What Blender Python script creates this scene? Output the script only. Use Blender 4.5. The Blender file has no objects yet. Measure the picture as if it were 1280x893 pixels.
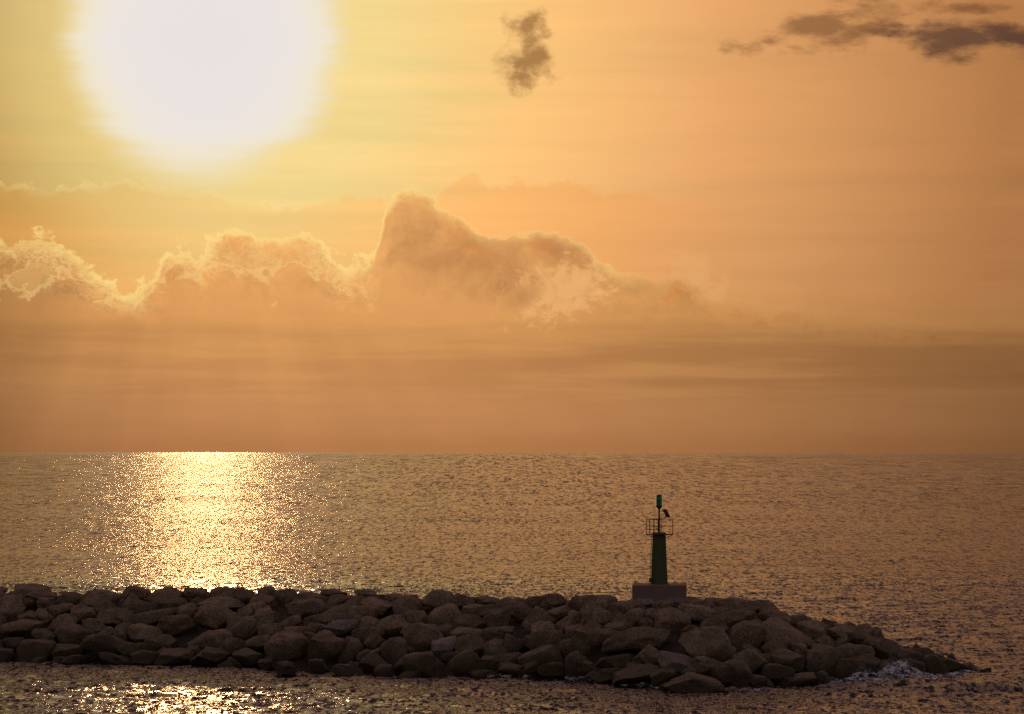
import bpy, bmesh, math, random
import numpy as np
from mathutils import Vector, Matrix, Euler, noise as mnoise

random.seed(11)
S = bpy.context.scene
C = S.collection

# ------------------------------------------------------------------ camera
F = 3630.0                    # focal length in units of one chart step (1280 steps across)
CAM_H = 16.5                  # metres above the sea
PITCH = math.atan(118.5 / F)
cam_d = bpy.data.cameras.new('camera')
cam = bpy.data.objects.new('camera', cam_d)
C.objects.link(cam)
cam.location = (0, 0, CAM_H)
cam.rotation_euler = (math.pi / 2 + PITCH, 0, 0)
cam_d.sensor_width = 36
cam_d.lens = 36 * F / 1280
cam_d.clip_start = 1
cam_d.clip_end = 120000
S.camera = cam
S.view_settings.view_transform = 'Standard'
S.view_settings.look = 'None'
S.view_settings.exposure = 0
S.view_settings.gamma = 1
S.cycles.use_denoising = False      # the glitter is fine real texture, keep it crisp

SUN_AZ = math.atan((255 - 640) / F)
SUN_EL = (565 - 52) / F

# ------------------------------------------------------------------ node helpers
def lin(c):
    return tuple(((v / 255) / 12.92 if v / 255 <= 0.04045 else ((v / 255 + 0.055) / 1.055) ** 2.4) for v in c)

class G:
    """small helper that writes shader maths as nodes"""
    def __init__(s, tree):
        s.t = tree
    def node(s, typ, **kw):
        n = s.t.nodes.new(typ)
        for k, v in kw.items():
            setattr(n, k, v)
        return n
    def link(s, a, inp):
        if isinstance(a, bpy.types.NodeSocket):
            s.t.links.new(a, inp)
        else:
            if inp.type in ('VECTOR', 'RGBA') and not hasattr(a, '__len__'):
                a = (a, a, a)
            if inp.type == 'RGBA' and len(a) == 3:
                a = (*a, 1)
            inp.default_value = a
    def m(s, op, a, b=None, c=None, clamp=False):
        n = s.node('ShaderNodeMath', operation=op, use_clamp=clamp)
        s.link(a, n.inputs[0])
        if b is not None: s.link(b, n.inputs[1])
        if c is not None: s.link(c, n.inputs[2])
        return n.outputs[0]
    def v(s, op, a, b=None):
        n = s.node('ShaderNodeVectorMath', operation=op)
        s.link(a, n.inputs[0])
        if b is not None:
            if op == 'SCALE': s.link(b, n.inputs['Scale'])
            else: s.link(b, n.inputs[1])
        return n.outputs['Value'] if op in ('DOT_PRODUCT', 'LENGTH', 'DISTANCE') else n.outputs['Vector']
    def add(s, a, b): return s.m('ADD', a, b)
    def sub(s, a, b): return s.m('SUBTRACT', a, b)
    def mul(s, a, b): return s.m('MULTIPLY', a, b)
    def mix(s, f, a, b, blend='MIX'):
        n = s.node('ShaderNodeMix', data_type='RGBA', blend_type=blend)
        s.link(f, n.inputs[0]); s.link(a, n.inputs[6]); s.link(b, n.inputs[7])
        return n.outputs[2]
    def smooth(s, x, lo, hi, a=0.0, b=1.0):
        n = s.node('ShaderNodeMapRange', interpolation_type='SMOOTHSTEP')
        s.link(x, n.inputs[0])
        for i, k in enumerate((lo, hi, a, b)): s.link(k, n.inputs[i + 1])
        return n.outputs[0]
    def noise(s, vec, scale=1.0, detail=4, rough=0.5, lac=2.0, out='Fac', dist=0.0):
        n = s.node('ShaderNodeTexNoise')
        s.link(vec, n.inputs['Vector'])
        n.inputs['Scale'].default_value = scale
        n.inputs['Detail'].default_value = detail
        n.inputs['Roughness'].default_value = rough
        n.inputs['Lacunarity'].default_value = lac
        n.inputs['Distortion'].default_value = dist
        return n.outputs[out if out != 'Fac' else 0]
    def ramp(s, f, stops, lo=None, hi=None, interp='LINEAR'):
        """stops: (position, colour)"""
        if lo is not None:
            f = s.m('DIVIDE', s.sub(f, lo), hi - lo)
            stops = [((p - lo) / (hi - lo), c) for p, c in stops]
        n = s.node('ShaderNodeValToRGB')
        cr = n.color_ramp
        cr.interpolation = interp
        while len(cr.elements) < len(stops): cr.elements.new(0.5)
        for e, (p, c) in zip(cr.elements, stops):
            e.position = p; e.color = (*c, 1)
        s.link(f, n.inputs[0])
        return n.outputs[0]
    def curve(s, f, pts, lo, hi, ylo, yhi, vector=True):
        f = s.m('DIVIDE', s.sub(f, lo), hi - lo, clamp=True)
        n = s.node('ShaderNodeFloatCurve')
        cv = n.mapping.curves[0]
        P = [((x - lo) / (hi - lo), (y - ylo) / (yhi - ylo)) for x, y in pts]
        while len(cv.points) < len(P): cv.points.new(0.5, 0.5)
        for q, p in zip(cv.points, P):
            q.location = p
            q.handle_type = 'VECTOR' if vector else 'AUTO'
        n.mapping.extend = 'HORIZONTAL'
        n.mapping.update()
        s.link(f, n.inputs['Value'])
        return s.m('MULTIPLY_ADD', n.outputs[0], yhi - ylo, ylo)

# ------------------------------------------------------------------ world: evening sky
W = bpy.data.worlds.new('World')
S.world = W
W.use_nodes = True
W.node_tree.nodes.clear()
g = G(W.node_tree)
tc = g.node('ShaderNodeTexCoord').outputs['Generated']
sep = g.node('ShaderNodeSeparateXYZ'); g.link(tc, sep.inputs[0])
dx, dy, dz = sep.outputs
az = g.m('ARCTAN2', dx, dy)
el = g.m('ARCSINE', dz)
X = g.m('MULTIPLY_ADD', az, F, 640.0)        # azimuth chart coordinate
Y = g.m('MULTIPLY_ADD', el, -F, 565.0)       # elevation chart coordinate (grows downwards)
P = g.v('SCALE', tc, F)                      # direction in chart steps

def pn(sx, sz, detail=5, rough=0.55, off=0.0, dist=0.0):
    q = g.v('MULTIPLY', P, (1 / sx, 1 / sx, 1 / sz))
    if off: q = g.v('ADD', q, (off, off * 0.7, -off))
    return g.noise(q, 1.0, detail, rough, dist=dist)

sund = Vector((math.sin(SUN_AZ) * math.cos(SUN_EL), math.cos(SUN_AZ) * math.cos(SUN_EL), math.sin(SUN_EL)))
cosr = g.v('DOT_PRODUCT', tc, tuple(sund))
ang = g.m('ARCCOSINE', g.m('MINIMUM', cosr, 1.0))     # angle from the sun
R = g.mul(ang, F)                                     # ... in chart steps

streak = pn(420, 26, 4, 0.55)
streak2 = pn(900, 60, 4, 0.5, 3.3)
st = g.sub(g.add(streak, streak2), 1.0)               # about -0.3 .. 0.3
base = g.ramp(g.m('MULTIPLY_ADD', st, 120.0, R), [
    (0, lin((244, 216, 142))), (230, lin((241, 212, 138))), (420, lin((248, 194, 122))),
    (660, lin((226, 163, 103))), (1000, lin((178, 121, 73))), (1500, lin((146, 100, 78))),
    (2400, lin((104, 76, 74))), (4000, lin((80, 66, 72)))], 0, 4000)
base = g.mix(1.0, base, g.curve(X, [(-1400, .55), (-300, .62), (0, .66), (120, .82), (300, .99), (700, 1.02), (1300, 1.0)], -1400, 1300, 0, 1.2), 'MULTIPLY')
base = g.mix(1.0, base, g.m('MULTIPLY_ADD', st, 0.35, 1.0), 'MULTIPLY')
base = g.mix(g.mul(g.smooth(X, 300, 0), g.smooth(Y, -100, 260, .25, 1.0)), base, g.mix(1.0, base, (1.0, .91, .74), 'MULTIPLY'))

# the far half of the dome: the plain daylight model, softened by the same thin haze
skyt = g.node('ShaderNodeTexSky', sky_type='NISHITA')
skyt.sun_disc = False
skyt.sun_elevation = SUN_EL
skyt.sun_rotation = SUN_AZ
skyt.dust_density = 4.0
nish = g.mix(1.0, skyt.outputs[0], (0.148, 0.083, 0.068), 'MULTIPLY')
base = g.mix(g.smooth(Y, 60, -1100, 0, .75), base, lin((184, 142, 126)))
back = g.smooth(ang, math.radians(28), math.radians(75))
upper = g.mix(back, base, nish)

# faint high deck behind the main bank
deck_top = g.curve(X, [(-900, 250), (0, 234), (60, 240), (110, 238), (150, 231), (200, 237), (250, 240), (300, 250), (350, 264),
                       (400, 246), (440, 238), (480, 246), (555, 236), (575, 218), (595, 222), (620, 236), (650, 222), (700, 226),
                       (780, 238), (900, 262), (1100, 300), (2200, 300)], -900, 2200, 0, 600)
nd = pn(46, 34, 8, 0.68, 7.7)
dd = g.m('MULTIPLY_ADD', g.sub(nd, 0.5), 80.0, g.sub(Y, deck_top))
dm = g.mul(g.smooth(dd, -2, 9), g.smooth(X, 980, 700, 0.0, 1.0))
upper = g.mix(g.mul(dm, g.smooth(back, 0, 1, 0.85, 0)), upper, g.mix(1.0, upper, (1.02, 0.87, 0.76), 'MULTIPLY'))
rimd = g.mul(g.mul(g.smooth(dd, -4, 2), g.smooth(dd, 12, 2)), g.mul(g.smooth(X, 620, 380), g.smooth(nd, .38, .62)))
upper = g.mix(g.mul(rimd, 0.38), upper, lin((255, 226, 150)))

# glare round the sun, its edge frayed by the streaks
Rg = g.add(R, g.mul(st, 40.0))
Rg = g.add(Rg, g.mul(g.sub(pn(200, 11, 3, .6, 1.2), .5), 15.0))
glare = g.ramp(Rg, [(0, lin((233, 226, 222))), (90, lin((235, 227, 223))), (120, lin((238, 229, 222))), (145, lin((240, 229, 207))), (172, lin((239, 222, 176)))], 0, 200)
upper = g.mix(g.smooth(Rg, 330, 170, 0, .30), upper, lin((250, 222, 150)))
upper = g.mix(g.smooth(Rg, 194, 150), upper, glare)

# small dark scud
scn = pn(30, 24, 8, 0.60, 2.1)
scw = pn(62, 26, 8, 0.60, 5.1)
def blob(cx, cy, rx, ry, tilt=0.0):
    c, s_ = math.cos(tilt), math.sin(tilt)
    a = g.sub(X, cx); b = g.sub(Y, cy)
    u = g.add(g.mul(a, c / rx), g.mul(b, s_ / rx))
    w = g.add(g.mul(a, -s_ / ry), g.mul(b, c / ry))
    return g.m('SQRT', g.add(g.mul(u, u), g.mul(w, w)))
e1 = g.m('MINIMUM', blob(655, 38, 25, 22, .2), blob(657, 82, 31, 30))
m1 = g.smooth(g.add(e1, g.mul(g.sub(scn, 0.5), 3.0)), 1.35, 0.25)
e2 = blob(1042, 38, 88, 27, -0.2)
e2 = g.m('MINIMUM', e2, g.m('MINIMUM', blob(1200, 20, 55, 9, .05), blob(1345, 45, 100, 22, -.1)))
m2 = g.smooth(g.add(e2, g.mul(g.sub(scw, 0.5), 3.8)), 1.35, 0.25)
e3 = blob(1212, 55, 100, 28, 0.03)
m3 = g.smooth(g.add(e3, g.mul(g.sub(scw, 0.5), 3.2)), 1.25, 0.15)
upper = g.mix(g.mul(m1, 0.66), upper, lin((104, 50, 18)))
upper = g.mix(g.mul(m2, 0.62), upper, lin((100, 62, 40)))
upper = g.mix(g.mul(m3, 0.85), upper, lin((88, 62, 50)))

# the main cumulus bank
top = g.curve(X, [(-1600, 330), (-500, 300), (-150, 330), (0, 304), (30, 305), (60, 306), (92, 314), (112, 332), (135, 352), (162, 372), (178, 362), (205, 336),
                  (225, 316), (262, 318), (288, 296), (312, 297), (345, 305), (375, 291), (395, 297), (420, 320), (438, 336), (458, 328),
                  (474, 318), (480, 300), (483, 262), (489, 246), (515, 240), (535, 245), (552, 264), (578, 282), (602, 294), (632, 287), (662, 291),
                  (700, 291), (730, 303), (752, 330), (775, 344), (830, 352), (850, 340), (900, 372), (960, 386), (1060, 386),
                  (1110, 398), (1280, 404), (1700, 380), (2600, 420)], -1600, 2600, 0, 600)
wp = pn(38, 38, 3, 0.5, 9.0)
nb = pn(60, 52, 8, 0.66, 4.4, 0.3)
nf = pn(18, 15, 6, 0.66, 6.6, 0.3)
jag = g.curve(X, [(-1600, 1), (450, 1), (500, .55), (760, .6), (820, .3), (2600, .3)], -1600, 2600, 0, 1)
d = g.add(g.sub(Y, top), g.mul(jag, g.add(g.mul(g.sub(nb, 0.5), 120.0), g.mul(g.sub(nf, 0.5), 42.0))))
fadeq = g.smooth(X, 790, 960, 0, 60)
bank = g.smooth(d, g.sub(-2.0, fadeq), g.add(5.0, fadeq))
rn = g.add(g.mul(nf, 0.6), g.mul(nb, 0.6))
# body: colour by height over the horizon, dimming away from the sun
body = g.ramp(g.m('MULTIPLY_ADD', g.sub(nb, .5), 26.0, g.add(Y, g.mul(g.sub(pn(260, 24, 4, .5, 8.8), .5), 46.0))), [
    (230, lin((232, 168, 100))), (330, lin((229, 165, 98))), (398, lin((222, 157, 92))), (416, lin((210, 149, 88))),
    (470, lin((204, 144, 88))), (480, lin((203, 143, 88))), (520, lin((193, 134, 84))), (566, lin((180, 121, 74)))], 230, 566)
hx = g.curve(X, [(-1600, .22), (-600, .38), (0, .60), (110, .84), (260, 1.0), (420, 1.0), (640, .96), (900, .78), (1100, .60),
                 (1280, .46), (1700, .33), (2600, .2)], -1600, 2600, 0, 1.2)
body = g.mix(1.0, body, hx, 'MULTIPLY')
# heavier heart of the tower, lighter torn side to its right
heart = g.smooth(g.add(g.m('MINIMUM', blob(598, 330, 105, 40, .22), blob(700, 315, 62, 26, .45)), g.mul(g.sub(nb, .5), 2.6)), 1.5, .2)
body = g.mix(g.mul(heart, .55), body, lin((176, 119, 74)))
torn = g.smooth(g.add(blob(705, 362, 78, 36, -.30), g.mul(g.sub(nf, .5), 3.4)), 1.15, .3)
body = g.mix(g.mul(torn, .78), body, lin((238, 178, 112)))
patch = g.smooth(g.add(blob(655, 372, 32, 14, -.5), g.mul(g.sub(nf, .5), 3.0)), 1.2, .3)
body = g.mix(g.mul(patch, .5), body, lin((178, 122, 74)))
# billow relief: density difference towards the sun
qe = g.v('MULTIPLY', g.v('ADD', P, (-7.0, 0.0, 15.0)), (1 / 60, 1 / 60, 1 / 52))
nb2 = g.noise(g.v('ADD', qe, (4.4, 4.4 * .7, -4.4)), 1.0, 8, .66, dist=.3)
emb = g.mul(g.mul(g.sub(nb, nb2), g.smooth(Y, 440, 380)), g.curve(X, [(-1600, 1.1), (460, 1.1), (500, .6), (780, .75), (900, .4), (2600, .3)], -1600, 2600, 0, 3))
emb = g.mul(emb, g.smooth(d, 110, 20))
body = g.mix(1.0, body, g.add(emb, 1.0), 'MULTIPLY')
# inner puffs of the left banks
puff = g.mul(g.smooth(nf, .50, .66), g.mul(g.smooth(d, 46, 8), g.smooth(X, 520, 430)))
body = g.mix(g.mul(puff, .55), body, lin((252, 204, 126)))
dpf = g.mul(g.smooth(nb, .50, .64), g.mul(g.smooth(d, 4, 16), g.smooth(d, 50, 26)))
body = g.mix(g.mul(dpf, .75), body, g.mix(1.0, body, (.88, .74, .62), 'MULTIPLY'))
# nearer puffs in front of the left banks, with lit filaments between them
nc = pn(84, 64, 8, .64, 21.0, .3)
d2 = g.add(g.sub(g.sub(Y, top), 34.0), g.add(g.mul(g.sub(nc, .5), 260.0), g.mul(g.sub(nf, .5), 50.0)))
lw = g.mul(g.smooth(X, 500, 420), g.smooth(Y, 405, 375))
fil = g.mul(g.smooth(g.m('ABSOLUTE', g.sub(nf, .5)), .055, .0), g.mul(g.smooth(d, 2, 10), g.smooth(d, 60, 22)))
body = g.mix(g.mul(g.mul(fil, lw), .30), body, lin((255, 214, 136)))
between = g.mul(g.mul(g.smooth(d2, 2, -16), g.smooth(d, 0, 10)), lw)
body = g.mix(g.mul(between, .24), body, lin((250, 204, 126)))
rim2 = g.mul(g.mul(g.smooth(d2, -9, 1), g.smooth(d2, 14, 1)), lw)
body = g.mix(g.mul(rim2, .40), body, lin((255, 216, 138)))
# bright fringes facing the sun
rimw = g.curve(X, [(-1600, .2), (0, .55), (60, .75), (150, 1.0), (480, 1.0), (500, .75), (560, .3), (620, .45), (760, .4), (800, .10), (900, .03), (2600, .02)], -1600, 2600, 0, 1)
rim = g.mul(g.smooth(d, -7, 1), g.smooth(d, 17, 1))
rim = g.mul(g.mul(rim, rimw), g.smooth(rn, .46, .68, .45, 1.0))
upper2 = g.mix(bank, upper, g.mix(back, body, nish))
upper2 = g.mix(g.mul(rim, .88), upper2, lin((255, 219, 136)))
# pale wisp to the right of the tower and long low stratus
wisp = g.smooth(g.add(blob(868, 346, 44, 30, .6), g.mul(g.sub(nf, .5), 3.4)), 1.2, .2)
upper2 = g.mix(g.mul(wisp, .34), upper2, lin((236, 176, 116)))
low = pn(300, 20, 5, .55, 12.1)
lowm = g.mul(g.mul(g.smooth(low, .47, .62), g.smooth(Y, 395, 425)), g.smooth(Y, 520, 480))
upper2 = g.mix(g.mul(lowm, .5), upper2, g.mix(1.0, upper2, (.87, .83, .82), 'MULTIPLY'))
lowl = g.mul(g.mul(g.smooth(low, .50, .36), g.smooth(Y, 395, 425)), g.smooth(Y, 500, 470))
upper2 = g.mix(g.mul(lowl, .4), upper2, g.mix(1.0, upper2, (1.12, 1.12, 1.1), 'MULTIPLY'))
dark = g.mul(g.mul(g.smooth(Y, 402, 432), g.smooth(Y, 512, 470)), g.smooth(X, 420, 760))
upper2 = g.mix(g.mul(dark, g.smooth(low, .40, .56, .45, 1.0)), upper2, g.mix(1.0, upper2, (.88, .86, .87), 'MULTIPLY'))
# crepuscular rays: brightness varies with bearing from the sun, only below the bank
ra = g.m('ARCTAN2', g.sub(X, 255.0), g.sub(Y, 52.0))
cmb = g.node('ShaderNodeCombineXYZ'); g.link(ra, cmb.inputs[0])
rays = g.noise(cmb.outputs[0], 6.5, 2, .45)
rayf = g.mul(g.mul(g.smooth(Y, 330, 450), g.smooth(R, 900, 300)), g.mul(g.sub(rays, .5), .32))
upper2 = g.mix(1.0, upper2, g.add(rayf, 1.0), 'MULTIPLY')
bg = g.node('ShaderNodeBackground')
g.link(upper2, bg.inputs[0])
bg.inputs[1].default_value = 1.0
wo = g.node('ShaderNodeOutputWorld')
g.t.links.new(bg.outputs[0], wo.inputs[0])
W.cycles.sampling_method = 'MANUAL'
W.cycles.sample_map_resolution = 1024

# ------------------------------------------------------------------ the sun
sun_d = bpy.data.lights.new('sun', 'SUN')
sun_d.energy = 0.09
sun_d.angle = math.radians(1.6)     # veiled by thin cloud
sun_d.color = (1.0, 0.50, 0.19)
sun = bpy.data.objects.new('sun', sun_d)
C.objects.link(sun)
sun.rotation_euler = (-sund).to_track_quat('-Z', 'Y').to_euler()
sun.location = sund * 500

# ------------------------------------------------------------------ building helpers
def ray(px, py):
    v = Vector(((px - 640) / F, 1.0, -(py - 446.5) / F))
    v.rotate(Euler((PITCH, 0, 0)))
    return v / v.y                 # per metre of distance along +Y
def at(px, py, dist):
    r = ray(px, py)
    return Vector((r.x * dist, dist, CAM_H + r.z * dist))
def on_sea(px, py):
    r = ray(px, py)
    return at(px, py, -CAM_H / r.z)
def interp(x, pts):
    return float(np.interp(x, [p[0] for p in pts], [p[1] for p in pts]))

def tag(o, label=None, cat=None, group=None, kind=None):
    if label: o['label'] = label
    if cat: o['category'] = cat
    if group: o['group'] = group
    if kind: o['kind'] = kind
    return o
def mesh_obj(name, me, mat=None, parent=None):
    o = bpy.data.objects.new(name, me)
    C.objects.link(o)
    if mat and not me.materials: me.materials.append(mat)
    if parent: o.parent = parent
    return o
def bm_obj(name, bm, mat, parent=None, smooth=False):
    me = bpy.data.meshes.new(name)
    bmesh.ops.recalc_face_normals(bm, faces=bm.faces)
    bm.to_mesh(me); bm.free()
    if smooth:
        me.polygons.foreach_set('use_smooth', [True] * len(me.polygons))
    return mesh_obj(name, me, mat, parent)
def empty(name, loc):
    o = bpy.data.objects.new(name, None)
    C.objects.link(o); o.location = loc
    return o
def add_box(bm, c, size, rz=0.0, bevel=0.0):
    m = Matrix.Translation(c) @ Matrix.Rotation(rz, 4, 'Z') @ Matrix.Diagonal((*size, 1))
    r = bmesh.ops.create_cube(bm, size=1.0, matrix=m)
    if bevel:
        es = list({e for v in r['verts'] for e in v.link_edges})
        bmesh.ops.bevel(bm, geom=es, offset=bevel, segments=2, affect='EDGES', profile=0.6)
def add_tube(bm, a, b, r, seg=8, r2=None):
    a, b = Vector(a), Vector(b)
    q = (b - a).to_track_quat('Z', 'Y').to_matrix().to_4x4()
    m = Matrix.Translation((a + b) / 2) @ q
    bmesh.ops.create_cone(bm, cap_ends=True, segments=seg, radius1=r, radius2=r if r2 is None else r2,
                          depth=(b - a).length, matrix=m)
def add_lathe(bm, prof, seg=20, c=(0, 0, 0)):
    rings = []
    for r, z in prof:
        rings.append([bm.verts.new((c[0] + r * math.cos(2 * math.pi * i / seg), c[1] + r * math.sin(2 * math.pi * i / seg), c[2] + z)) for i in range(seg)])
    for k in range(len(rings) - 1):
        for i in range(seg):
            j = (i + 1) % seg
            bm.faces.new((rings[k][i], rings[k][j], rings[k + 1][j], rings[k + 1][i]))
    bm.faces.new(rings[0][::-1]); bm.faces.new(rings[-1])

def material(name):
    m = bpy.data.materials.new(name)
    m.use_nodes = True
    m.node_tree.nodes.clear()
    h = G(m.node_tree)
    out = h.node('ShaderNodeOutputMaterial')
    b = h.node('ShaderNodeBsdfPrincipled')
    h.t.links.new(b.outputs[0], out.inputs[0])
    return m, h, b

# ------------------------------------------------------------------ materials
def stone_mat(name, c1, c2, c3):
    m, h, b = material(name)
    ob = h.node('ShaderNodeTexCoord').outputs['Object']
    geo = h.node('ShaderNodeNewGeometry')
    info = h.node('ShaderNodeObjectInfo').outputs['Random']
    off = h.v('SCALE', (31.0, 17.0, 23.0), info)
    pos = h.v('ADD', geo.outputs['Position'], off)
    n1 = h.noise(pos, 0.9, 6, .6)
    n2 = h.noise(pos, 5.0, 5, .65)
    n3 = h.noise(pos, 22.0, 4, .6)
    col = h.mix(h.smooth(n1, .36, .64), c1, c2)
    col = h.mix(h.smooth(n2, .47, .63, 0, .8), col, c3)
    col = h.mix(1.0, col, h.m('MULTIPLY_ADD', info, .5, .72), 'MULTIPLY')
    # damp, weed-stained foot just over the waterline
    s = h.node('ShaderNodeSeparateXYZ'); h.link(geo.outputs['Position'], s.inputs[0])
    z = h.m('MULTIPLY_ADD', h.sub(n1, .5), 1.2, s.outputs[2])
    wet = h.smooth(z, 3.1, .5)
    col = h.mix(h.mul(wet, .85), col, h.mix(n2, (.042, .032, .018), (.085, .064, .034)))
    h.link(col, b.inputs['Base Color'])
    h.link(h.smooth(wet, 0, 1, .88, .5), b.inputs['Roughness'])
    b.inputs['Specular IOR Level'].default_value = .3
    bmp = h.node('ShaderNodeBump')
    bmp.inputs['Distance'].default_value = .30
    bmp.inputs['Strength'].default_value = 1.0
    h.link(h.add(h.mul(n2, .8), h.mul(n3, .25)), bmp.inputs['Height'])
    h.t.links.new(bmp.outputs[0], b.inputs['Normal'])
    return m
M_STONE = stone_mat('weathered_limestone', (.28, .20, .14), (.44, .33, .25), (.16, .115, .065))
M_PALE = stone_mat('pale_limestone', (.40, .33, .32), (.50, .43, .42), (.28, .22, .19))
M_RUST = stone_mat('rusty_limestone', (.30, .15, .10), (.34, .19, .14), (.16, .10, .08))
M_CORE = stone_mat('dark_rubble', (.10, .08, .065), (.15, .12, .10), (.07, .055, .045))

def paint(name, col, rough=.5, metal=0.0, var=.25, rust=0.0):
    m, h, b = material(name)
    geo = h.node('ShaderNodeNewGeometry')
    n = h.noise(geo.outputs['Position'], 2.5, 6, .65)
    nz = h.noise(h.v('MULTIPLY', geo.outputs['Position'], (6, 6, .7)), 1.0, 5, .6)
    c = h.mix(h.mul(h.smooth(nz, .4, .7), var * 2), col, tuple(v * (1 - var * 2) for v in col))
    if rust:
        c = h.mix(h.mul(h.smooth(n, .52, .68), rust), c, (.16, .06, .03))
    h.link(c, b.inputs['Base Color'])
    b.inputs['Roughness'].default_value = rough
    b.inputs['Metallic'].default_value = metal
    bmp = h.node('ShaderNodeBump'); bmp.inputs['Distance'].default_value = .01
    h.link(n, bmp.inputs['Height']); h.t.links.new(bmp.outputs[0], b.inputs['Normal'])
    return m
M_GREEN = paint('dark_green_paint', (.060, .100, .034), .55, rust=.3)
M_CONC = paint('weathered_concrete', (.21, .155, .14), .9, var=.15)
M_IRON = paint('rusty_brown_iron', (.075, .030, .018), .6, rust=.6)
M_PANEL = paint('solar_cell_glass', (.02, .02, .03), .25)
M_CAP = paint('dark_green_cap', (.012, .045, .030), .45)
m, h, b = material('teal_lantern_glass')
b.inputs['Base Color'].default_value = (.012, .40, .30, 1)
b.inputs['Roughness'].default_value = .12
b.inputs['Transmission Weight'].default_value = .55
b.inputs['IOR'].default_value = 1.3
M_LENS = m
m, h, b = material('sea_foam')
geo = h.node('ShaderNodeNewGeometry')
h.link(h.mix(h.smooth(h.noise(h.v('MULTIPLY', geo.outputs['Position'], (2.2, 2.2, 5.0)), 1.0, 8, .72), .42, .60), (.06, .07, .10), (.80, .79, .86)), b.inputs['Base Color'])
b.inputs['Roughness'].default_value = .8
M_FOAM = m

# the sea
m, h, b = material('sea_water')
geo = h.node('ShaderNodeNewGeometry')
pos = geo.outputs['Position']
def slopes(lx, ly, amp, detail, rough, off):
    q = h.v('ADD', h.v('MULTIPLY', pos, (1 / lx, 1 / ly, 0)), (off, off * 1.7, off * .3))
    c = h.noise(q, 1.0, detail, rough, out='Color')
    return h.v('MULTIPLY', h.v('SUBTRACT', c, (.5, .5, .5)), (amp * .36, amp, 0))
seps = h.node('ShaderNodeSeparateXYZ'); h.link(pos, seps.inputs[0])
offshore = h.m('MAXIMUM', seps.outputs[1], 1.0)
# wavelets close in, longer and longer wave trains further out to sea
tot = slopes(.30, .3, 1.0, 2, .6, 3.1)
for k_, (d_, lx, ly) in enumerate([(200, .62, 1.7), (300, .9, 3.8), (450, 1.35, 8.5), (700, 2.1, 21), (1050, 3.1, 46), (1600, 4.8, 108),
                      (2400, 7.2, 240), (3600, 10.8, 550), (5500, 16.5, 1280), (9000, 27, 3400)]):
    sv = slopes(lx * .62, ly * (.45 if k_ < 2 else .62), 2.15, 4, .78, 7.7 + 9.1 * k_)
    wgt = h.mul(h.smooth(offshore, d_ * .55, d_ * 1.0, .0 if k_ > 1 else 1.0, 1.0), h.smooth(offshore, d_ * 1.8, d_ * 4.0, 1.0, .25))
    tot = h.v('ADD', tot, h.v('SCALE', sv, wgt))
tot = h.v('ADD', tot, slopes(9.0, 4.0, .4, 3, .6, 77.7))
tot = h.v('ADD', tot, slopes(60.0, 40.0, .25, 3, .6, 83.7))
gust = h.noise(h.v('MULTIPLY', pos, (1 / 260, 1 / 150, 0)), 1.0, 5, .6)
tot = h.v('ADD', tot, (0, -.09, 0))      # short chop leans towards the shore
tot = h.v('SCALE', tot, h.smooth(gust, .36, .64, .86, 1.14))
nrm = h.v('NORMALIZE', h.v('ADD', geo.outputs['Normal'], tot))
h.link(nrm, b.inputs['Normal'])
b.inputs['Base Color'].default_value = (.024, .019, .024, 1)
b.inputs['Roughness'].default_value = .11
b.inputs['IOR'].default_value = 1.333
M_SEA = m

# ------------------------------------------------------------------ shape of the breakwater
TOE = [(-200, 822), (0, 828), (100, 830), (200, 833), (330, 838), (355, 843), (440, 845), (520, 848), (620, 847), (700, 850), (760, 856),
       (830, 865), (870, 868), (920, 862), (1000, 857), (1060, 855), (1100, 851), (1160, 846), (1225, 841), (1240, 840)]
CREST = [(-200, 742), (0, 741), (15, 735), (40, 732), (65, 738), (100, 740), (200, 739), (300, 739), (400, 741), (450, 742), (505, 748), (540, 743), (570, 746),
         (640, 751), (700, 748), (790, 752), (860, 751), (900, 751), (960, 760), (1010, 771), (1030, 778), (1080, 787), (1120, 802),
         (1150, 812), (1200, 827), (1225, 838), (1240, 842)]
RIDGE = [(-200, 246), (0, 243), (400, 237), (640, 228), (760, 220), (823, 218.5), (950, 218.5), (1225, 218.5), (1240, 218.5)]
def section(px):
    """toe distance, ridge distance, ridge height at chart azimuth px"""
    toe = on_sea(px, interp(px, TOE)).y
    rd = max(interp(px, RIDGE), toe + .6)
    rz = at(px, interp(px, CREST) + 4, rd).z
    return toe, rd, max(rz, .1)
def slope_point(px, py):
    toe, rd, rz = section(px)
    r = ray(px, py)
    # line from (toe,0) to (rd,rz); ray z = CAM_H + r.z*d
    k = rz / (rd - toe)
    dist = (CAM_H + k * toe) / (k - r.z)
    dist = min(max(dist, toe - .5), rd + 1.5)
    return at(px, py, dist)

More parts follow.
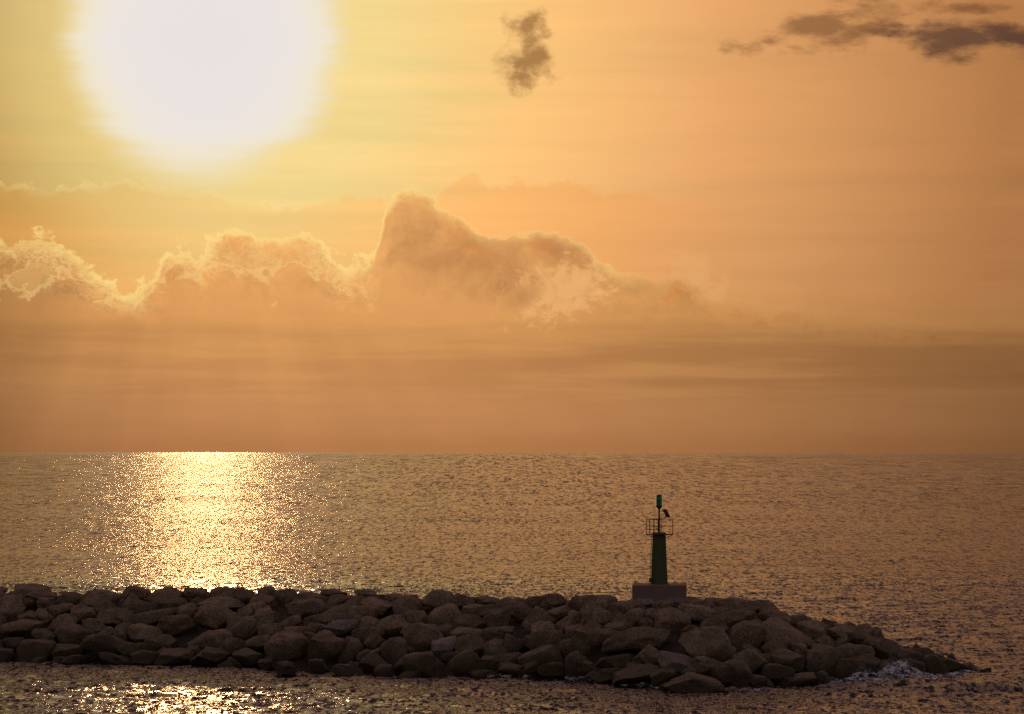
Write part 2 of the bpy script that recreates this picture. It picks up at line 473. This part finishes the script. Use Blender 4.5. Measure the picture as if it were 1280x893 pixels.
# ------------------------------------------------------------------ sea surface mesh
def sea_mesh():
    x0, x1, y0, y1, st_ = -84.0, 84.0, 150.0, 420.0, 0.42
    nx, ny = int((x1 - x0) / st_), int((y1 - y0) / st_)
    xs = np.linspace(x0, x1, nx + 1); ys = np.linspace(y0, y1, ny + 1)
    XX, YY = np.meshgrid(xs, ys)
    rs = np.random.RandomState(5)
    Z = np.zeros_like(XX); DX = np.zeros_like(XX); DY = np.zeros_like(XX)
    for i in range(70):
        L = 1.2 * (6.0 / 1.2) ** rs.rand()
        th = math.radians(-100 + rs.randn() * 32)
        k = 2 * math.pi / L
        a = .0105 * L ** .95 * (.5 + rs.rand()) * .30
        ph = rs.rand() * 6.283
        arg = k * (XX * math.cos(th) + YY * math.sin(th)) + ph
        Z += a * np.cos(arg)
        DX -= .8 * a * math.cos(th) * np.sin(arg)
        DY -= .8 * a * math.sin(th) * np.sin(arg)
    # the swell that wraps round the breakwater head
    for cx, cy, sx, sy, hh in ((33.5, 203.5, 5.5, 1.9, .55), (40.5, 213.5, 6.0, 1.6, .50), (28, 205.5, 3.5, 1.3, .5)):
        Z += hh * np.exp(-((XX - cx) / sx) ** 2 - ((YY - cy) / sy) ** 2)
    fade = np.minimum.reduce([(XX - x0) / 12, (x1 - XX) / 12, (YY - y0) / 12, (y1 - YY) / 90])
    fade = np.clip(fade, 0, 1); fade = fade * fade * (3 - 2 * fade)
    co = np.stack([XX + DX * fade, YY + DY * fade, Z * fade], -1).reshape(-1, 3)
    idx = np.arange((nx + 1) * (ny + 1)).reshape(ny + 1, nx + 1)
    fq = np.stack([idx[:-1, :-1], idx[:-1, 1:], idx[1:, 1:], idx[1:, :-1]], -1).reshape(-1, 4)
    n0 = len(co)
    B = 90000.0
    ex = np.array([[-B, -B, 0], [B, -B, 0], [B, B, 0], [-B, B, 0]], float)
    co = np.vstack([co, ex])
    c = [idx[0, 0], idx[0, -1], idx[-1, -1], idx[-1, 0]]
    ring = np.array([[n0, n0 + 1, c[1], c[0]], [n0 + 1, n0 + 2, c[2], c[1]], [n0 + 2, n0 + 3, c[3], c[2]], [n0 + 3, n0, c[0], c[3]]])
    fq = np.vstack([fq, ring])
    me = bpy.data.meshes.new('sea')
    me.vertices.add(len(co)); me.vertices.foreach_set('co', co.ravel())
    me.loops.add(len(fq) * 4); me.loops.foreach_set('vertex_index', fq.ravel().astype(np.int32))
    me.polygons.add(len(fq))
    me.polygons.foreach_set('loop_start', np.arange(0, len(fq) * 4, 4, dtype=np.int32))
    me.polygons.foreach_set('loop_total', np.full(len(fq), 4, np.int32))
    sm = np.ones(len(fq), bool); sm[-4:] = False
    me.polygons.foreach_set('use_smooth', sm)
    me.update(); me.validate()
    return me
sea = mesh_obj('sea', sea_mesh(), M_SEA)
tag(sea, kind='structure')

# ------------------------------------------------------------------ breakwater
breakwater = empty('breakwater', (0, 225, 0))
tag(breakwater, 'long low breakwater of piled limestone boulders tapering into the sea at right', 'breakwater')
INV = Matrix.Translation((0, -225, 0))

def core():
    bm = bmesh.new()
    cols = []
    for i in range(-40, 249):
        px = i * 5
        px = min(px, 1238)
        toe, rd, rz = section(px)
        back = rd + (7.0 if rz > 3.5 else 2.2 * rz)
        col = []
        pts = [(toe + .3, -2.2), (toe + 1.2, -.4)]
        for k in range(1, 8):
            t = k / 8
            pts.append((toe + 1.2 + (rd - toe - .6) * t, -.4 + rz * t - .25))
        pts += [(rd + 1, rz - .75), (back - .2, rz - .8), (back + rz * .8, rz * .4), (back + rz * 1.7, -.6), (back + rz * 2 + 1, -2.2)]
        x = (px - 640) / F
        for dd_, z in pts:
            j = .35 * mnoise.noise(Vector((x * dd_ * .6, dd_ * .6, z)))
            col.append(bm.verts.new((x * dd_ + 0.0, dd_ + j - 225, z + j)))
        cols.append(col)
    for a, b_ in zip(cols[:-1], cols[1:]):
        for k in range(len(a) - 1):
            bm.faces.new((a[k], b_[k], b_[k + 1], a[k + 1]))
    bm.faces.new(cols[0]); bm.faces.new(cols[-1][::-1])
    o = bm_obj('rubble_core', bm, M_CORE, breakwater)
    return o
core()

def rock_mesh(seed, sub=4):
    rs = random.Random(seed)
    bm = bmesh.new()
    bmesh.ops.create_icosphere(bm, subdivisions=sub, radius=1.0)
    co = np.array([v.co[:] for v in bm.verts])
    p = rs.uniform(2.2, 3.4)
    nrm_ = (np.abs(co) ** p).sum(1) ** (1 / p)
    co = co / nrm_[:, None]
    for k in range(rs.randint(9, 13)):
        n = np.array([rs.gauss(0, 1) for _ in range(3)]); n /= np.linalg.norm(n)
        ext = (co @ n).max()
        dist = ext * rs.uniform(.55, .84)
        over = np.maximum((co @ n) - dist, 0)
        co -= np.outer(over * .98, n)
    off = Vector((seed * 3.7, seed * 1.3, -seed * 2.1))
    for i, v in enumerate(bm.verts):
        q = Vector(co[i])
        a = mnoise.noise(q * 1.3 + off) * .12 + mnoise.noise(q * 2.7 + off) * .07 + abs(mnoise.noise(q * 4.5 + off)) * -.09 + mnoise.noise(q * 9 + off) * .028
        v.co = q * (1 + a)
    mx = np.abs(np.array([v.co[:] for v in bm.verts])).max(0)
    for v in bm.verts:
        v.co = Vector((v.co.x / mx[0], v.co.y / mx[1], v.co.z / mx[2]))
    me = bpy.data.meshes.new('boulder')
    bm.to_mesh(me); bm.free()
    me.polygons.foreach_set('use_smooth', [True] * len(me.polygons))
    return me
VARIANTS = [rock_mesh(i + 1) for i in range(44)]
PALE = [me.copy() for me in VARIANTS[:14]]
RUST = [me.copy() for me in VARIANTS[14:16]]
for me in VARIANTS: me.materials.append(M_STONE)
for me in PALE: me.materials.append(M_PALE)
for me in RUST: me.materials.append(M_RUST)

# boulders one by one: azimuth and height on the chart, width, height, tilt, tone (0 plain, 1 pale, 2 rusty)
ROCKS = [
 (36,738,46,16,0,0),(47,746,44,14,-3,0),(13,758,40,24,8,0),(71,763,43,16,10,0),(103,767,29,20,12,0),(36,771,24,13,0,0),(83,749,30,15,0,0),
 (121,749,48,18,0,0),(141,768,34,19,10,0),(31,784,52,19,5,0),(78,783,44,24,12,0),(94,796,50,24,-12,0),(55,796,28,18,0,0),(116,781,30,13,-8,0),
 (140,791,28,15,12,0),(13,801,28,19,0,0),(38,812,50,20,10,0),(86,812,38,20,0,0),(133,808,54,24,-5,0),(96,825,34,10,0,0),(3,818,28,18,0,0),
 (-12,745,36,22,0,0),(-20,780,44,26,0,0),(-16,808,40,22,0,0),(0,738,26,12,5,0),
 (168,741,32,14,0,0),(208,743,38,15,0,0),(244,743,38,14,0,0),(284,743,40,15,4,0),(214,755,42,14,5,0),(272,755,58,15,-3,0),(177,759,34,14,8,0),
 (194,770,60,21,12,0),(234,763,26,14,8,0),(268,771,52,29,-16,0),(220,780,48,20,13,0),(300,787,38,22,8,0),(306,768,24,15,10,0),(182,790,38,15,0,0),
 (155,789,20,18,0,0),(202,803,42,20,-6,0),(262,799,54,27,4,0),(296,808,27,20,0,0),(159,812,26,14,0,0),(216,820,44,18,2,0),(262,821,46,19,5,0),
 (182,822,34,15,5,0),(312,821,37,19,2,0),
 (304,745,24,18,6,0),(324,751,33,15,8,0),(337,741,26,13,0,0),(360,746,31,17,0,0),(388,747,40,14,0,0),(418,742,30,11,-5,0),(424,751,38,13,6,0),
 (380,761,46,19,10,0),(316,761,28,13,14,0),(332,772,34,18,14,0),(311,784,36,21,16,0),(363,775,29,15,30,0),(336,788,31,15,20,0),(414,770,46,20,20,0),
 (447,766,34,15,4,0),(425,785,52,20,15,1),(375,790,38,18,6,0),(324,802,44,15,15,0),(359,811,54,31,-3,0),(407,811,43,38,5,0),(442,811,33,32,4,0),
 (336,830,24,13,0,0),(434,839,34,15,0,0),(395,832,26,14,0,0),
 (457,743,25,10,0,0),(487,749,46,15,-6,0),(544,750,43,21,0,0),(512,758,36,21,-5,0),(583,751,33,18,-8,0),(470,757,34,17,-6,0),(457,768,28,19,10,0),
 (556,772,42,27,7,0),(521,774,35,18,-4,0),(492,781,42,21,8,0),(461,782,21,23,20,0),(475,787,13,11,0,2),(595,762,38,15,3,0),(585,777,37,17,3,0),(525,800,47,36,28,0),
 (553,811,39,25,38,1),(556,788,28,15,14,0),(470,804,27,22,10,0),(491,816,33,30,14,0),(585,793,36,19,8,0),(588,809,37,26,20,0),(464,829,35,21,-6,0),
 (529,833,64,29,4,0),(584,829,46,25,24,0),(605,842,30,12,0,0),
 (606,751,32,12,-4,0),(612,765,32,15,10,0),(624,774,35,23,14,0),(648,763,48,27,-8,0),(692,749,28,12,0,0),(676,773,45,29,12,0),(706,761,36,16,12,0),
 (740,766,35,25,-12,0),(712,777,30,20,34,0),(680,791,25,24,0,0),(622,792,46,16,0,0),(645,805,33,23,-15,0),(616,811,38,26,8,0),(688,804,46,24,-8,0),
 (740,799,49,33,4,0),(638,824,42,20,20,0),(678,827,52,35,0,0),(722,831,26,28,0,0),(640,838,44,13,0,0),(690,840,34,20,0,0),(604,830,28,20,0,0),
 (730,751,38,11,3,0),(664,752,30,11,6,0),(760,843,26,14,0,0),
 (810,752,30,12,-14,1),(849,753,31,17,-8,1),(786,761,46,19,-6,0),(757,754,26,17,0,0),(794,773,33,20,36,0),(754,770,22,14,0,0),(838,776,43,28,-4,0),
 (875,765,52,19,-12,0),(862,786,18,14,0,0),(807,801,90,28,9,0),(880,805,58,36,-4,0),(772,826,48,21,6,0),(809,823,32,26,-10,0),(851,829,58,17,-14,1),
 (762,795,28,22,6,0),(798,843,58,18,4,0),(758,847,34,17,0,0),(871,856,68,21,-12,0),(894,781,30,16,6,0),(895,753,32,13,-4,0),(868,752,20,10,0,0),(770,784,40,12,5,0),
 (830,758,24,13,0,0),(828,846,30,18,0,0),
 (916,757,50,17,-4,0),(962,760,44,15,-20,0),(1001,774,33,23,-14,0),(897,768,26,17,-12,0),(922,770,38,18,8,0),(968,772,35,16,-12,0),(932,795,45,35,4,0),
 (985,797,66,27,-28,0),(930,825,47,27,8,0),(920,846,39,31,-10,0),(982,825,45,20,-6,0),(965,812,38,22,-12,0),(1020,790,42,20,-16,0),(1025,824,35,31,0,0),
 (1000,852,60,16,5,0),(972,843,38,22,0,0),(1033,781,24,15,-15,0),(1050,793,46,17,-14,0),(1058,816,36,20,-6,0),(1062,835,42,24,0,0),(900,838,34,28,0,0),(945,852,34,16,0,0),
 (1092,792,22,14,-4,0),(1059,790,32,14,-16,0),(1082,801,50,15,-16,0),(1072,814,36,15,-6,0),(1102,813,45,27,-22,0),(1080,831,45,27,-4,0),
 (1133,819,42,24,-18,0),(1152,821,36,21,-16,0),(1168,834,34,22,-30,0),(1190,831,40,19,-16,0),(1212,836,26,12,-22,0),(1142,836,32,20,0,0),(1115,838,34,20,0,0),
]
random.seed(21)
n_b = 0
occupied = []
def put_boulder(c, w, hgt, dep, tilt, tone, yaw=None, parent=breakwater):
    global n_b
    pool = PALE if tone == 1 else RUST if tone == 2 else VARIANTS
    me = pool[(n_b * 7 + 3) % len(pool)]
    n_b += 1
    o = bpy.data.objects.new('boulder', me)
    C.objects.link(o)
    yaw = random.uniform(-.35, .35) if yaw is None else yaw
    q = Matrix.Rotation(-math.radians(tilt), 4, 'Y') @ Matrix.Rotation(yaw, 4, 'Z') @ Matrix.Rotation(random.uniform(-.2, .3), 4, 'X')
    sg = random.choice((-1, 1))
    o.matrix_world = Matrix.Translation(c) @ q @ Matrix.Diagonal((sg * w / 2, dep / 2, hgt / 2, 1))
    if parent:
        loc, rot, sca = o.matrix_world.decompose()
        o.parent = parent
        o.matrix_parent_inverse = Matrix.Translation(-parent.location)
    return o
for px, py, w, hh, tilt, tone in ROCKS:
    p = slope_point(px, py)
    k = p.y / F
    sw, sh = w * k * 1.24, hh * k * 1.38
    dep = max(.75 * sw, sh) * random.uniform(.85, 1.1)
    n = put_boulder(p + Vector((0, dep * .10, -sh * .06)), sw, sh, dep, tilt, tone)
    occupied.append((px, py, w, hh))
# boulders wedged in the gaps behind the ones above
k = 0
for tries in range(6000):
    if k >= 95: break
    px = random.uniform(-30, 1215)
    a, b_ = interp(px, CREST) + 5, interp(px, TOE) - 3
    if b_ - a < 6: continue
    py = random.uniform(a, b_)
    if min(math.hypot((px - q[0]) / (q[2] * .5), (py - q[1]) / (q[3] * .5)) for q in occupied) < .84: continue
    w = random.uniform(20, 34); hh = w * random.uniform(.5, .75)
    occupied.append((px, py, w * .8, hh * .8))
    p = slope_point(px, py)
    s_ = p.y / F
    put_boulder(p + Vector((0, .55, -.22)), w * s_ * 1.1, hh * s_ * 1.2, w * s_, random.uniform(-25, 25), 0)
    k += 1
print('boulders', n_b)

# rough crown and sheltered far side, too low to pick stones apart from here
def far_side():
    vs, fs = [], []
    small = [rock_mesh(900 + i, 2) for i in range(5)]
    data = []
    for me in small:
        co = np.array([v.co[:] for v in me.vertices]); fc = np.array([p.vertices[:] for p in me.polygons])
        data.append((co, fc)); bpy.data.meshes.remove(me)
    off = 0
    for i in range(620):
        px = random.uniform(-190, 1225)
        if 775 < px < 870: lo = 5.5
        else: lo = .8
        toe, rd, rz = section(px)
        if rz < .6: continue
        back = 7.0 if rz > 3.5 else 2.2 * rz
        t = random.uniform(lo, back + rz * 1.8)
        dd_ = rd + t
        z = rz - .8 if t < back else rz - .8 - (t - back) * .55
        if z < -.6: continue
        s_ = random.uniform(.55, 1.1)
        co, fc = random.choice(data)
        q = Euler((random.random() * 6, random.random() * 6, random.random() * 6)).to_matrix()
        cc = co * np.array([s_, s_ * .8, s_ * .6]) @ np.array(q).T
        ztop = cc[:, 2].max()
        zz = z + .3
        if t < back: zz = min(zz, rz - .15 - ztop)
        cc = cc + np.array([(px - 640) / F * dd_, dd_ - 225, zz])
        vs.append(cc); fs.append(fc + off); off += len(cc)
    me = bpy.data.meshes.new('rubble')
    me.from_pydata(np.vstack(vs).tolist(), [], np.vstack(fs).tolist())
    me.polygons.foreach_set('use_smooth', [True] * len(me.polygons))
    o = mesh_obj('rubble', me, M_STONE, breakwater)
    tag(o, kind='stuff')
far_side()

# one stone has rolled clear of the heap
p = on_sea(354, 845)
lone = put_boulder(p + Vector((0, .6, .42)), 29 * p.y / F, 21 * p.y / F, 1.5, -6, 0, parent=None)
lone.name = 'loose_boulder'
tag(lone, 'small rounded boulder standing alone in the water at the foot of the breakwater', 'boulder')

# ------------------------------------------------------------------ beacon
BD = 221.3
bx = (823.7 - 640) / F * BD
def zat(py, dist=BD): return at(823, py, dist).z
Z0 = zat(730.5); ZP = zat(668.5); U = BD / F
beacon = empty('beacon_tower', (bx, BD, Z0))
tag(beacon, 'dark green beacon tower with railed gallery and green lantern on the breakwater', 'lighthouse')
def part(name, bm, mat, parent=None, smooth=False):
    return bm_obj(name, bm, mat, parent or beacon, smooth)
bm = bmesh.new(); add_box(bm, (.02, -.1, -1.15), (67 * U, 3.9, 2.3), math.radians(-3.6), .03)
part('plinth', bm, M_CONC)
bm = bmesh.new(); add_box(bm, (.0, -.05, .06), (1.75, 1.75, .12), math.radians(45 - 6), .02)
HT = ZP - Z0
# tapering square shaft, one arris turned to the viewer
bm = bmesh.new()
def shaft(bm, prof, rz):
    rings = []
    for hw, z, ch in prof:
        r_ = []
        for q in range(4):
            a = rz + math.pi / 2 * q
            for s_ in (-1, 1):
                v = Vector((hw, s_ * (hw - ch), 0)) if True else None
                v.rotate(Euler((0, 0, a)))
                r_.append(bm.verts.new((v.x, v.y, z)))
        rings.append(r_)
    for a, b_ in zip(rings[:-1], rings[1:]):
        for i in range(8):
            bm.faces.new((a[i], a[(i + 1) % 8], b_[(i + 1) % 8], b_[i]))
    bm.faces.new(rings[0][::-1]); bm.faces.new(rings[-1])
RZ = math.radians(45 - 6)
prof = [(.56, 0, .06), (.56, .06, .06), (.475, .062, .04)]
for i in range(1, 9):
    t = i / 8
    prof.append((.475 - .105 * t, .06 + (HT - .10) * t, .04))
bm.free(); bm = bmesh.new()
shaft(bm, prof, RZ)
part('tower_shaft', bm, M_GREEN)
# conduit up the left arris with a junction box at its foot
bm = bmesh.new()
add_tube(bm, (-.71, -.12, .25), (-.575, -.10, HT - .08), .022)
part('conduit', bm, M_IRON)
bm = bmesh.new(); add_box(bm, (-.70, -.16, .32), (.16, .16, .34), .1, .01)
part('junction_box', bm, M_GREEN)
# gallery
GR = math.radians(-9.5)
HW = 17.0 * U
def corner(k, r=HW, z=0.0, cx=.03):
    a = GR + math.pi / 2 * k
    return Vector((cx + r * math.cos(a), r * math.sin(a), z))
bm = bmesh.new()
m4 = Matrix.Translation((.03, 0, HT + .02)) @ Matrix.Rotation(GR + math.pi / 4, 4, 'Z') @ Matrix.Diagonal((HW * math.sqrt(2), HW * math.sqrt(2), .07, 1))
bmesh.ops.create_cube(bm, size=1.0, matrix=m4)
part('gallery_deck', bm, M_IRON)
bm = bmesh.new()
for k_ in range(4):
    a = corner(k_, HW * .97, HT - .02); b_ = corner(k_, .40, HT - .26)
    add_tube(bm, a, b_, .028)
part('deck_bracket', bm, M_IRON)
bm = bmesh.new(); shaft(bm, [(.40, HT + .055, .05), (.38, HT + .17, .05)], RZ)
part('tower_cap', bm, M_GREEN)
RAILH = 1.12
post_me = None
def add_post(p):
    global post_me
    if post_me is None:
        bm = bmesh.new(); add_tube(bm, (0, 0, 0), (0, 0, RAILH), .027, 8)
        post_me = bpy.data.meshes.new('railing_post'); bm.to_mesh(post_me); bm.free(); post_me.materials.append(M_IRON)
    o = bpy.data.objects.new('railing_post', post_me); C.objects.link(o); o.parent = beacon
    o.location = (p.x, p.y, HT + .05)
cs = [corner(k_, HW * .97) for k_ in range(4)]      # right, far, left, near
for c_ in cs: add_post(c_)
add_post(cs[1].lerp(cs[2], .5)); add_post(cs[2].lerp(cs[3], .28)); add_post(cs[2].lerp(cs[3], .66))
for nm, hz, rad in (('top_rail', RAILH, .024), ('middle_rail', .60, .018), ('lower_rail', .33, .015)):
    bm = bmesh.new()
    for k_ in range(4):
        if k_ == 3 and nm != 'middle_rail': continue      # seaward-right side is only closed by a single bar
        a, b_ = cs[k_], cs[(k_ + 1) % 4]
        if nm == 'lower_rail' and k_ == 0: continue
        add_tube(bm, a + Vector((0, 0, HT + .05 + hz)), b_ + Vector((0, 0, HT + .05 + hz)), rad)
    part(nm, bm, M_IRON)
# mast and lantern
zl = zat(633.5) - Z0
bm = bmesh.new(); add_tube(bm, (0, 0, HT + .16), (0, 0, zl - .12), .066, 12)
part('mast', bm, M_IRON, smooth=False)
bm = bmesh.new(); add_lathe(bm, [(.06, zl - .22), (.13, zl - .12), (.20, zl - .02), (.245, zl + .02), (.245, zl + .10), (.20, zl + .12)])
lb = part('lantern_base', bm, M_IRON)
zt = zat(618.5) - Z0
bm = bmesh.new(); add_lathe(bm, [(.19, zl + .12), (.215, zl + .16), (.215, zl + .30), (.20, zl + .34), (.215, zl + .38), (.215, zl + .56), (.19, zt - .12)])
part('lantern_lens', bm, M_LENS, smooth=False)
bm = bmesh.new(); add_lathe(bm, [(.225, zt - .13), (.225, zt - .08), (.17, zt - .02), (.06, zt + .01)])
part('lantern_cap', bm, M_CAP)
bm = bmesh.new(); add_lathe(bm, [(.05, zl + .12), (.05, zt - .12)], 8)
part('lamp_core', bm, M_CAP)
# solar panel on its bent bracket
def bp(px, py): return Vector(((px - 823.7) * U, 0, zat(py) - Z0))
pa, pb = bp(830.3, 637.3), bp(835.2, 646.3)
mid = (pa + pb) / 2; dvec = (pb - pa)
panel = empty('solar_panel', (0, 0, 0)); panel.parent = beacon
bpy.data.objects.remove(panel)
bm = bmesh.new()
ang_ = math.atan2(dvec.z, dvec.x)
mm = Matrix.Translation(mid + Vector((0, -.02, 0))) @ Matrix.Rotation(math.radians(14), 4, 'Z') @ Matrix.Rotation(-ang_, 4, 'Y') @ Matrix.Diagonal((dvec.length, .62, .10, 1))
bmesh.ops.create_cube(bm, size=1.0, matrix=mm)
sp = part('solar_panel', bm, M_PANEL)
bm = bmesh.new()
mm = Matrix.Translation(mid + Vector((0.0, -.02, 0))) @ Matrix.Rotation(math.radians(14), 4, 'Z') @ Matrix.Rotation(-ang_, 4, 'Y')
for s_ in (-1, 1):
    r_ = bmesh.ops.create_cube(bm, size=1.0, matrix=mm @ Matrix.Translation((0, s_ * .32, 0)) @ Matrix.Diagonal((dvec.length + .05, .03, .13, 1)))
    r_ = bmesh.ops.create_cube(bm, size=1.0, matrix=mm @ Matrix.Translation((s_ * (dvec.length / 2 + .01), 0, 0)) @ Matrix.Diagonal((.03, .60, .13, 1)))
bm_obj('panel_frame', bm, M_IRON, sp)
bm = bmesh.new()
add_tube(bm, bp(824, 638.8), bp(829.8, 639.4), .028)
pts = [bp(824, 649.2), bp(827, 649.2), bp(829.6, 648.6), bp(831.4, 646.6), bp(831.8, 644.0)]
for a, b_ in zip(pts[:-1], pts[1:]): add_tube(bm, a, b_, .026)
add_tube(bm, bp(825, 647.5), bp(829.5, 641.8), .018)
bm_obj('panel_bracket', bm, M_IRON, sp)

# ------------------------------------------------------------------ surf
def foam_object(name, specs, label, cat=None):
    """specs: (centre, half sizes, count, rmin, rmax) clouds of small froth lumps"""
    bmu = bmesh.new(); bmesh.ops.create_icosphere(bmu, subdivisions=1, radius=1.0)
    co0 = np.array([v.co[:] for v in bmu.verts]); fc0 = np.array([[v.index for v in f.verts] for f in bmu.faces]); bmu.free()
    rs = np.random.RandomState(len(specs) + 3)
    vs, fs, off = [], [], 0
    for fn, n, r0, r1 in specs:
        for i in range(n):
            c, s_ = fn(rs)
            r = r0 + (r1 - r0) * rs.rand() ** 2.5
            r *= s_
            cc = co0 * (1 + .35 * (rs.rand(len(co0), 1) - .5)) * np.array([r * 1.5, r, r * .8]) + np.array(c)
            vs.append(cc); fs.append(fc0 + off); off += len(cc)
    me = bpy.data.meshes.new(name)
    me.from_pydata(np.vstack(vs).tolist(), [], np.vstack(fs).tolist())
    me.polygons.foreach_set('use_smooth', [True] * len(me.polygons))
    o = mesh_obj(name, me, M_FOAM)
    tag(o, label, cat, kind='stuff')
    return o
FT = [(1030, 0), (1040, 5), (1056, 9), (1070, 14), (1080, 17), (1088, 15), (1096, 13), (1104, 19), (1112, 26), (1124, 30), (1134, 27), (1142, 19),
      (1152, 12), (1165, 7), (1180, 4), (1200, 6), (1212, 6), (1226, 0)]
FB = [(1036, 859), (1080, 857), (1120, 855), (1160, 852), (1200, 846), (1230, 843)]
def splash(rs):
    px = 1038 + 186 * rs.rand() ** 1.25
    hgt = interp(px, FT)
    t = rs.rand() ** 1.6
    # grade of the breaking wave: hump with ragged top
    jit = 1 + .16 * mnoise.noise(Vector((px * .12, 3.3, 0))) + .12 * mnoise.noise(Vector((px * .4, 7, 0)))
    base = on_sea(px, interp(px, FB))
    z = hgt * base.y / F * t * jit
    y = base.y + 1.6 * rs.rand() + 1.0 * t
    return (base.x * y / base.y, y, z + .02), (1.15 - .75 * t)
def spray(rs):
    px = rs.choice([1082, 1112, 1124, 1132, 1076]) + rs.randn() * 7
    base = on_sea(px, interp(px, FB))
    t = rs.rand()
    z = (interp(px, FT) * (.85 + .5 * t)) * base.y / F
    y = base.y + 1.2 + rs.rand()
    return (base.x * y / base.y, y, z), (.5 - .3 * t)
def froth_body():
    bm = bmesh.new()
    nu, nv = 260, 22
    rows = []
    for i in range(nu + 1):
        px = 1034 + 194 * i / nu
        hgt = interp(px, FT)
        base = on_sea(px, interp(px, FB))
        k_ = base.y / F
        row = []
        for j_ in range(nv + 1):
            t = j_ / nv
            y = base.y - .5 + 3.4 * t
            prof_ = math.sin(min(t * 1.25, 1) * math.pi / 2) ** 1.3 * (1 if t < .8 else math.cos((t - .8) / .2 * math.pi / 2))
            q = Vector((base.x * .9, y * .9, t * 1.2))
            w_ = .55 * mnoise.fractal(q * 1.1, 1.0, 2.0, 5)
            z = .88 * hgt * k_ * prof_ * (1 + .45 * w_) + .07 * w_ * min(1, 4 * t * (1 - t)) - .05
            row.append(bm.verts.new((base.x * y / base.y + .05 * w_, y + .08 * mnoise.noise(q * 2), z)))
        rows.append(row)
    for a, b_ in zip(rows[:-1], rows[1:]):
        for k_ in range(nv):
            q = a[k_].co
            hole = mnoise.fractal(Vector((q.x * 1.3, q.y * 1.6, q.z * 2.5)), .8, 2.0, 4)
            if hole < -.16 - .3 * min(q.z, 1): continue
            bm.faces.new((a[k_], b_[k_], b_[k_ + 1], a[k_ + 1]))
    o = bm_obj('breaking_wave', bm, M_FOAM, None, True)
    tag(o, 'bluish white foam of a small wave breaking against the low right tip of the breakwater', 'wave', kind='stuff')
    return o
wave_o = froth_body()
fo = foam_object('spray', [(splash, 2600, .015, .06), (spray, 1500, .015, .045)], None)
fo.parent = wave_o
def wash(rs):
    segs = [(606, 640, 846, 2.0), (655, 665, 846, 2), (706, 738, 850, 2.6), (766, 800, 857, 2.0), (800, 815, 857, 5), (812, 840, 860, 1.5), (900, 960, 863, 1.4), (930, 958, 856, 1.5)]
    a, b_, yy, hh = segs[rs.randint(len(segs))]
    px = a + (b_ - a) * rs.rand()
    base = on_sea(px, yy + 1.2 * math.sin(px * .3))
    return (base.x, base.y + rs.randn() * .5, .04 + hh * base.y / F * rs.rand() * .9), .8
foam_object('wash', [(wash, 5200, .015, .07)], 'thin line of pale foam where the water meets the foot of the boulders below the beacon', 'foam')
